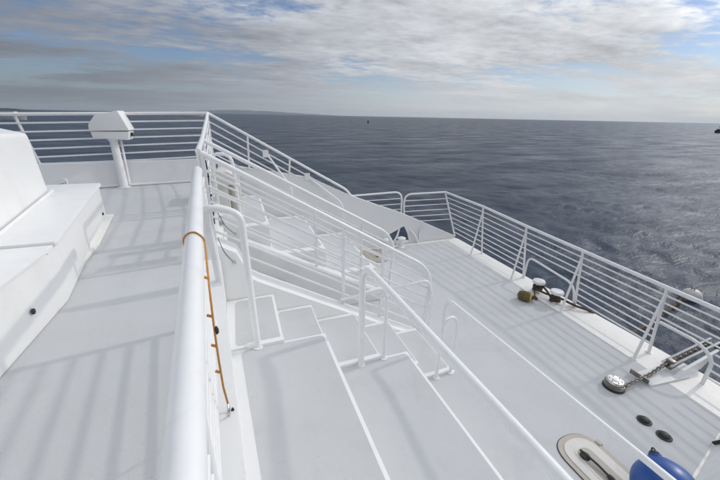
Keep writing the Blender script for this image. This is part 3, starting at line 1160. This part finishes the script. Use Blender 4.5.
# dark cable with clips on the companionway post
cb = thing('cable', (-.33, 4.2, 2.2), 'thin dark cable clipped down the railing post above the aisle', 'cable')
obj('cord', sweep(fillet([(-.335, 4.16, 2.90), (-.33, 4.17, 2.7), (-.345, 4.15, 2.55), (-.33, 4.15, 2.35), (-.335, 4.15, 2.15)], .04), .008, 6), BLACK, cb, True)
for z in (2.72, 2.5, 2.38, 2.3, 2.22):
    obj('clip', lathe([(.014, -.012), (.02, 0), (.014, .012)], 8, (-.335, 4.152, z)), BLACK, cb, True)
for i, (p, q) in enumerate((((-.30, 3.875, 2.06), (-.16, 3.84, 1.75)), ((-.28, 4.10, 2.3), (-.12, 4.14, 2.0)))):
    t = thing('tether', q, ('thin dark tether with a pad eye at the top of the aisle wall',
                            'thin dark tether with a pad eye behind the companionway railing post')[i], 'tether')
    obj('cord', sweep(fillet([p, ((p[0] + q[0]) / 2 - .02, (p[1] + q[1]) / 2, (p[2] + q[2]) / 2 - .03), q], .05), .0035, 6), BLACK, t, True)
    obj('pad_eye', lathe([(.022, -.012), (.022, 0), (.012, .006), (.010, .02)], 12, q), STEEL, t, True)

# orange rope on the tube -------------------------------------------------------
rp = thing('orange_rope', (-.2, 1.5, 2.7), 'orange rope looped over the thick white tube and tied down its side', 'rope')
ry = 1.80
cxx, czz = tube_x(ry), tube_z(ry)
pts = []
for a in (200, 170, 140, 110, 80, 50, 20, 0):
    pts.append((cxx + .0515 * math.cos(R(a)), ry - .02 * (a < 60), czz + .0515 * math.sin(R(a))))
pts += [(tube_x(1.55) + .056, 1.55, tube_z(1.55) - .015), (tube_x(1.34) + .06, 1.34, 2.70), (tube_x(1.28) + .058, 1.28, 2.57),
        (tube_x(1.24) + .058, 1.24, 2.43), (tube_x(1.25) + .058, 1.25, 2.28), (tube_x(1.4) + .06, 1.38, 2.06)]
rc = fillet(pts, .03, 3)
rs = [rc[0]]
for p in rc[1:]:
    d = p - rs[-1]
    k = max(1, int(d.length / .0045))
    q0 = rs[-1].copy()
    for i in range(1, k + 1):
        rs.append(q0.lerp(p, i / k))
strands = []
for w in range(3):
    path = []
    L = 0.0
    for i, p in enumerate(rs):
        if i:
            L += (p - rs[i - 1]).length
        d = (rs[min(i + 1, len(rs) - 1)] - rs[max(i - 1, 0)]).normalized()
        u = d.cross(Vector((0, 1, 0.2))).normalized()
        v = d.cross(u)
        a = L / .030 * 6.283 + w * 2.094
        path.append(p + u * (.0024 * math.cos(a)) + v * (.0024 * math.sin(a)))
    strands.append(sweep(path, .0027, 6))
obj('cord', merge(*strands), ROPE_O, rp, True)
for p, q in (((tube_x(1.42) + .061, 1.42, 2.73), -.022), ((tube_x(1.30) + .059, 1.30, 2.61), -.022), ((tube_x(1.26) + .058, 1.26, 2.49), -.02),
             ((tube_x(1.24) + .058, 1.24, 2.37), -.02)):
    obj('tie', sweep([p, (p[0] + q, p[1] + .01, p[2] + .005)], .006, 6), ROPE_O, rp, True)
obj('knot', lathe([(.004, -.018), (.009, -.012), (.0095, .006), (.005, .018)], 10, (tube_x(1.28) + .065, 1.28, 2.555)), BLACK, rp, True)
obj('snap_hook', sweep([(tube_x(1.4) + .06, 1.38 + .022 * math.cos(a * .7), 2.02 + .03 * math.sin(a * .7)) for a in range(9)], .006, 6, True), STEEL, rp, True)
obj('hook_tip', lathe([(.004, -.014), (.009, 0), (.004, .014)], 8, (tube_x(1.4) + .075, 1.40, 1.99)), BLACK, rp, True)

# ================================================================== FOREDECK FITTINGS
# bollards
for i, (x, y) in enumerate(((5.62, 4.45), (5.60, 4.00))):
    t = thing('bollard', (x, y, 0), ('white topped bollard nearer the port bulwark wrapped in old rope', 'white topped bollard nearer the anchor windlass wrapped in old rope')[i],
              'bollard', 'mooring bollards on the bow edge')
    obj('stem', lathe([(.07, .03), (.06, .06), (.058, .18), (.08, .225)], 20, (x, y, 0)), STEEL, t, True)
    obj('cap', lathe([(.10, .217), (.122, .235), (.124, .262), (.11, .285), (.04, .292)], 24, (x, y, 0)), RAIL, t, True)
    obj('base_plate', lathe([(.13, .002), (.13, .03), (.09, .036)], 20, (x, y, 0)), CREAM, t, True)


def coil(x, y, z0, turns, r, dz, ph=0):
    return [(x + r * math.cos(a * .5 + ph) * (1 + .05 * math.sin(a * 1.7)), y + r * math.sin(a * .5 + ph), z0 + dz * a * .5 / 6.283 + .01 * math.sin(a)) for a in range(int(turns * 12.6))]


mr_ = thing('mooring_rope', (5.62, 4.2, 0), 'weathered brown mooring rope wound figure eight round both bow bollards', 'rope')
obj('turns', sweep(coil(5.62, 4.45, .06, 2.6, .082, .045), .018, 8), ROPE_B, mr_, True)
obj('turns', sweep(coil(5.60, 4.00, .05, 2.8, .084, .045), .018, 8), ROPE_B, mr_, True)
obj('cross_lead', sweep(fillet([(5.70, 4.40, .16), (5.62, 4.22, .15), (5.52, 4.05, .14)], .05), .022, 8), ROPE_B, mr_, True)
obj('cross_lead', sweep(fillet([(5.53, 4.40, .12), (5.60, 4.22, .10), (5.69, 4.02, .11)], .05), .022, 8), ROPE_B, mr_, True)
obj('tail', sweep(fillet([(5.53, 4.44, .10), (5.42, 4.33, .07), (5.33, 4.22, .05), (5.27, 4.16, .05)], .06), .014, 8), ROPE_B, mr_, True)
obj('lead', sweep(fillet([(5.69, 3.98, .12), (5.80, 3.72, .07), (5.98, 3.55, .035), (6.12, 3.40, -.12), (6.5, 3.3, -.9)], .08), .024, 8), ROPE_B, mr_, True)
sp_ = thing('spring_plate', (5.55, 4.2, 0), 'cream base plate under the two bow bollards', 'plate')
obj('plate', prism(roundpoly([(5.38, 3.72), (5.80, 3.74), (5.82, 4.72), (5.42, 4.70)], .06), 'z', .0045, .026, .006), CREAM, sp_, True)

# olive float
fl = thing('float', (5.16, 4.25, 0), 'small olive brown float with yellow ring lying by the bow bollards', 'float')
ax = Vector((.45, -.86, .12)).normalized()
c0 = Vector((5.12, 4.27, .105))
obj('body', lathe([(.03, -.15), (.085, -.12), (.10, -.04), (.10, .06), (.075, .10)], 20, c0, ax), OLIVE, fl, True)
obj('ring', lathe([(.045, .095), (.078, .097), (.078, .118), (.05, .125)], 20, c0, ax), YELLOW, fl, True)
obj('hub', lathe([(.03, .10), (.05, .13), (.025, .15)], 14, c0, ax), BLACK, fl, True)
e0 = c0 + ax * .17
obj('shackle', sweep(fillet([c0 + ax * .14, e0 + Vector((.02, -.04, -.03)), e0 + Vector((.07, 0, -.02)), e0 + Vector((.05, .06, 0))], .03), .016, 8), BLACK, fl, True)

# anchor windlass
wx, wy = 4.50, 2.10
wd = thing('anchor_windlass', (wx, wy, 0), 'low chrome topped anchor windlass with dark gypsy on the foredeck', 'windlass')
WS = .78


def wp(prof):
    return [(r * WS, z * .78) for r, z in prof]


obj('base', lathe(wp([(.165, .006), (.165, .03), (.14, .045)]), 32, (wx, wy, 0)), BLACK, wd, True)
obj('gypsy', lathe(wp([(.13, .04), (.155, .055), (.125, .075), (.125, .085), (.155, .105), (.12, .115)]), 28, (wx, wy, 0)), GALV, wd, True)
cp = obj('cap', lathe(wp([(.10, .112), (.13, .12), (.132, .145), (.118, .165), (.06, .172)]), 32, (wx, wy, 0)), STEEL, wd, True)
obj('cap_ring', lathe(wp([(.035, .17), (.055, .172), (.055, .18), (.03, .182)]), 20, (wx, wy, 0)), STEEL, cp, True)
for k in range(6):
    a = k * math.pi / 3
    obj('bolt', lathe([(.007, .128), (.007, .138), (.003, .14)], 8, (wx + .07 * math.cos(a), wy + .07 * math.sin(a), 0)), GALV, cp, True)

# chain: each link its own part
ch = thing('anchor_chain', (5.1, 2.08, .1), 'dark steel anchor chain running from the windlass over the bow plate', 'chain')
cpts = [Vector((4.55, 2.0, .085)), Vector((4.66, 2.015, .085)), Vector((5.15, 2.05, .075)), Vector((5.62, 2.09, .15)), Vector((6.42, 2.05, .315))]
cl = [0]
for a, b in zip(cpts[:-1], cpts[1:]):
    cl.append(cl[-1] + (b - a).length)


def cat(s):
    for i in range(len(cpts) - 1):
        if s <= cl[i + 1] or i == len(cpts) - 2:
            t = (s - cl[i]) / (cl[i + 1] - cl[i])
            return cpts[i].lerp(cpts[i + 1], t), (cpts[i + 1] - cpts[i]).normalized()


LK = bpy.data.meshes.new('link')
lp = []
for k in range(12):
    a = 2 * math.pi * k / 12
    lp.append((.018 * math.copysign(1, math.cos(a)) * (abs(math.cos(a)) > .3) + .017 * math.cos(a), .019 * math.sin(a), 0))
lv, lf = sweep([(x * 1.1, y * 1.1, z) for x, y, z in lp], .0088, 6, True)
LK.from_pydata([tuple(v) for v in lv], [], lf)
LK.materials.append(GALV)
for p in LK.polygons:
    p.use_smooth = True
s, k = 0.0, 0
while s < cl[-1]:
    p, d = cat(s)
    o = bpy.data.objects.new('link', LK)
    COL.objects.link(o)
    o.parent = ch
    o.location = p - ch.location
    q = d.to_track_quat('X', 'Z')
    q = q @ Matrix.Rotation(R(45 + 90 * (k % 2)), 3, 'X').to_quaternion()
    o.rotation_mode = 'QUATERNION'
    o.rotation_quaternion = q
    s += .050
    k += 1

# chain plate and bow roller
br = thing('bow_roller', (5.7, 2.05, 0), 'steel bow roller channel with white cheek plates carrying the anchor chain overboard', 'roller')
obj('chafe_plate', prism(roundpoly([(4.98, 1.93), (5.74, 1.86), (5.78, 2.14), (5.04, 2.17)], .03), 'z', .0045, .035, .006), BULW, br, True)
obj('stopper', bevelled(*box(4.965, 4.985, 1.96, 2.20, .03, .10), .005), GALV, br)
for yy in (2.01, 2.115):
    obj('channel_rail', sweep([(5.50, yy, .14), (6.45, yy - .04, .35)], .020, 8), STEEL, br, True)
obj('channel_floor', prism([(5.5, .10), (6.4, .29), (6.4, .275), (5.5, .085)], 'y', 2.0, 2.10), GALV, br)
obj('roller', lathe([(.05, -.08), (.035, -.03), (.035, .03), (.05, .08)], 16, (6.42, 2.03, .29), (0, 1, 0)), BLACK, br, True)
obj('cheek_plate', prism([(5.45, .03), (6.03, .03), (6.35, .29), (5.60, .13)], 'y', 1.90, 1.94, .006), WHITE, br)
obj('hawse_block', bevelled(*box(5.56, 5.64, 2.02, 2.12, .10, .19), .015), GALV, br, True)

# foot switches
for i, (x, y) in enumerate(((4.31, 1.60), (4.30, 1.385))):
    t = thing('foot_switch', (x, y, 0), ('round black deck foot switch nearer the windlass', 'round black deck foot switch nearer the blue ball fender')[i], 'foot switch',
              'windlass foot switches')
    obj('base', lathe([(.075, .006), (.075, .016), (.06, .022)], 24, (x, y, 0)), BLACK, t, True)
    obj('button', lathe([(.052, .02), (.05, .038), (.035, .05), (.01, .054)], 20, (x, y, 0)), BLACK, t, True)


# deck hatches
def hatch(x0, x1, y0, y1, label, hx, hy, ring=None):
    t = thing('deck_hatch', ((x0 + x1) / 2, (y0 + y1) / 2, 0), label, 'hatch', 'oval deck hatches')

    def stadium(ins):
        return roundpoly([(x0 + ins, y0 + ins), (x1 - ins, y0 + ins), (x1 - ins, y1 - ins), (x0 + ins, y1 - ins)], (x1 - x0) / 2 - ins * .6, 10)
    obj('gasket', prism(stadium(-.008), 'z', .004, .010), BLACK, t)
    obj('rim', prism(stadium(0), 'z', .0045, .018, .004), BEIGE, t)
    obj('ring', prism(stadium(.055), 'z', .01, .026, .004), ring or BEIGE2, t)
    ld = obj('lid', prism(stadium(.10), 'z', .012, .022), BEIGE, t)
    obj('centre_panel', prism(stadium(.145), 'z', .016, .030, .004), ring or BEIGE2, ld)
    obj('inner_panel', prism(stadium(.175), 'z', .018, .034), BEIGE, ld)
    hb = obj('handle', lathe([(.03, .03), (.05, .036), (.045, .055), (.02, .068)], 16, (hx, hy, 0)), BLACK, t, True)
    obj('lever', sweep(fillet([(hx, hy + .06, .058), (hx, hy, .07), (hx + .02, hy - .12, .06), (hx + .02, hy - .25, .052)], .03), [.012] * 14, 8), BLACK, hb, True)
    obj('lever_end', lathe([(.02, -.04), (.03, 0), (.02, .04)], 12, (hx + .02, hy - .27, .05), (0.1, 1, 0)), BLACK, hb, True)
    obj('hinge', bevelled(*box(x1 - .02, x1 + .03, y1 - .22, y1 - .16, .006, .03), .006), BEIGE, t)
    return t


hatch(2.95, 3.48, 0.86, 1.76, 'oval beige deck hatch with black lever beside the blue ball fender', 3.17, 1.50)
hatch(2.84, 3.38, 6.84, 7.72, 'oval beige deck hatch on the far side of the foredeck below the bulwark', 3.10, 7.4, BEIGE)

# white mooring posts by the port chock
for i, (x, y) in enumerate(((3.62, 7.62), (4.03, 7.60))):
    t = thing('bollard', (x, y, 0), ('stubby white mooring post left under the rope chock opening', 'stubby white mooring post right under the rope chock opening')[i], 'bollard', 'white mooring posts at the port chock')
    obj('stem', lathe([(.10, .006), (.10, .02), (.062, .035), (.058, .20), (.085, .24)], 20, (x, y, 0)), RAIL, t, True)
    obj('cap', lathe([(.10, .235), (.115, .25), (.115, .28), (.09, .295), (.03, .30)], 20, (x, y, 0)), RAIL, t, True)
    obj('cross_pin', bar((x - .15, y, .15), (x + .15, y, .15), .022), RAIL, t, True)
    obj('pin_end', lathe([(.03, -.02), (.035, 0), (.03, .02)], 10, (x + .15, y, .15), (1, 0, 0)), RAIL, t, True)

# blue ball fender
bx, byy, bzz, brr = 3.36, 0.93, .265, .255
bf = thing('ball_fender', (bx, byy, 0), 'big round blue vinyl ball fender with a black stem on the foredeck', 'fender')
prof = [(brr * math.sin(a * math.pi / 18), -brr * math.cos(a * math.pi / 18)) for a in range(0, 16)]
prof += [(.085, brr * .965), (.055, brr * 1.0), (.05, brr * 1.08)]
axs = Vector((.42, .72, .55)).normalized()
obj('ball', lathe(prof, 40, (bx, byy, bzz), axs), BLUE, bf, True)
cc = Vector((bx, byy, bzz)) + axs * brr * 1.12
obj('stem', lathe([(.04, -.03), (.042, .0), (.028, .016)], 16, cc, axs), BLACK, bf, True)
ey = Vector((1, 0, 0)).cross(axs).normalized()
obj('eye', sweep([cc + axs * (.022 + .016 * math.sin(a * .7)) + ey * (.016 * math.cos(a * .7)) for a in range(9)], .007, 8, True), BLACK, bf, True)

# mooring buoy in the water and its hawser
mb = thing('mooring_buoy', (15.0, 5.75, SEA_Z), 'pale round mooring buoy floating in the sea beyond the bow railing', 'buoy')
prof = [(.30 * math.sin(a * math.pi / 20), .30 * -math.cos(a * math.pi / 20) * .85) for a in range(0, 20)]
obj('float', lathe(prof, 32, (15.0, 5.75, SEA_Z + .12), (-.1, .05, 1)), BUOYM, mb, True)
obj('band', lathe([(.30, -.03), (.311, -.02), (.311, .02), (.30, .03)], 32, (15.0, 5.75, SEA_Z + .08), (-.1, .05, 1)), BUOYM, mb, True)
obj('top_eye', sweep([(15.0 - .05, 5.75 + .045 * math.cos(a * .7), SEA_Z + .38 + .045 * math.sin(a * .7)) for a in range(9)], .02, 8, True), GALV, mb, True)
hw = thing('hawser', (12.5, 5.2, SEA_Z), 'dark weed covered hawser leading from the bow to the mooring buoy', 'rope')
hp_ = [(6.5, 3.3, -.9), (8.2, 3.9, -1.75), (10.2, 4.8, -2.3), (11.6, 5.05, -2.45), (13.0, 5.35, -2.42), (14.4, 5.7, -2.40)]
rng = random.Random(2)
pp = fillet(hp_, .8, 6)
obj('line', sweep(pp, [(.026 if p.x < 10 else .04 + .02 * rng.random()) for p in pp], 8), ROPE_B, hw, True)
for k in range(7):
    t_ = k / 6
    obj('weed_clump', lathe([(.02, -.2), (.06 + .03 * rng.random(), -.08), (.08 * rng.uniform(.6, 1), .06), (.03, .2)], 9,
                            (11.2 + 3.0 * t_, 4.98 + .62 * t_, -2.42 + .03 * rng.random()), (1, .3, rng.uniform(-.3, .3))), ROPE_B, hw, True)

# ================================================================== HAZE
hzm = bpy.data.materials.new('sea_haze')
hzm.use_nodes = True
hn, hl = hzm.node_tree.nodes, hzm.node_tree.links
hn.clear()
pv = hn.new('ShaderNodeVolumePrincipled')
pv.inputs['Color'].default_value = (0.80, 0.90, 1.0, 1)
pv.inputs['Density'].default_value = 2.8e-5
pv.inputs['Anisotropy'].default_value = 0.2
ho = hn.new('ShaderNodeOutputMaterial')
hl.new(pv.outputs[0], ho.inputs['Volume'])
hb = obj('haze', box(-25500, 25500, -25500, 25500, SEA_Z - 5.5, 300), hzm)
hb['kind'] = 'stuff'
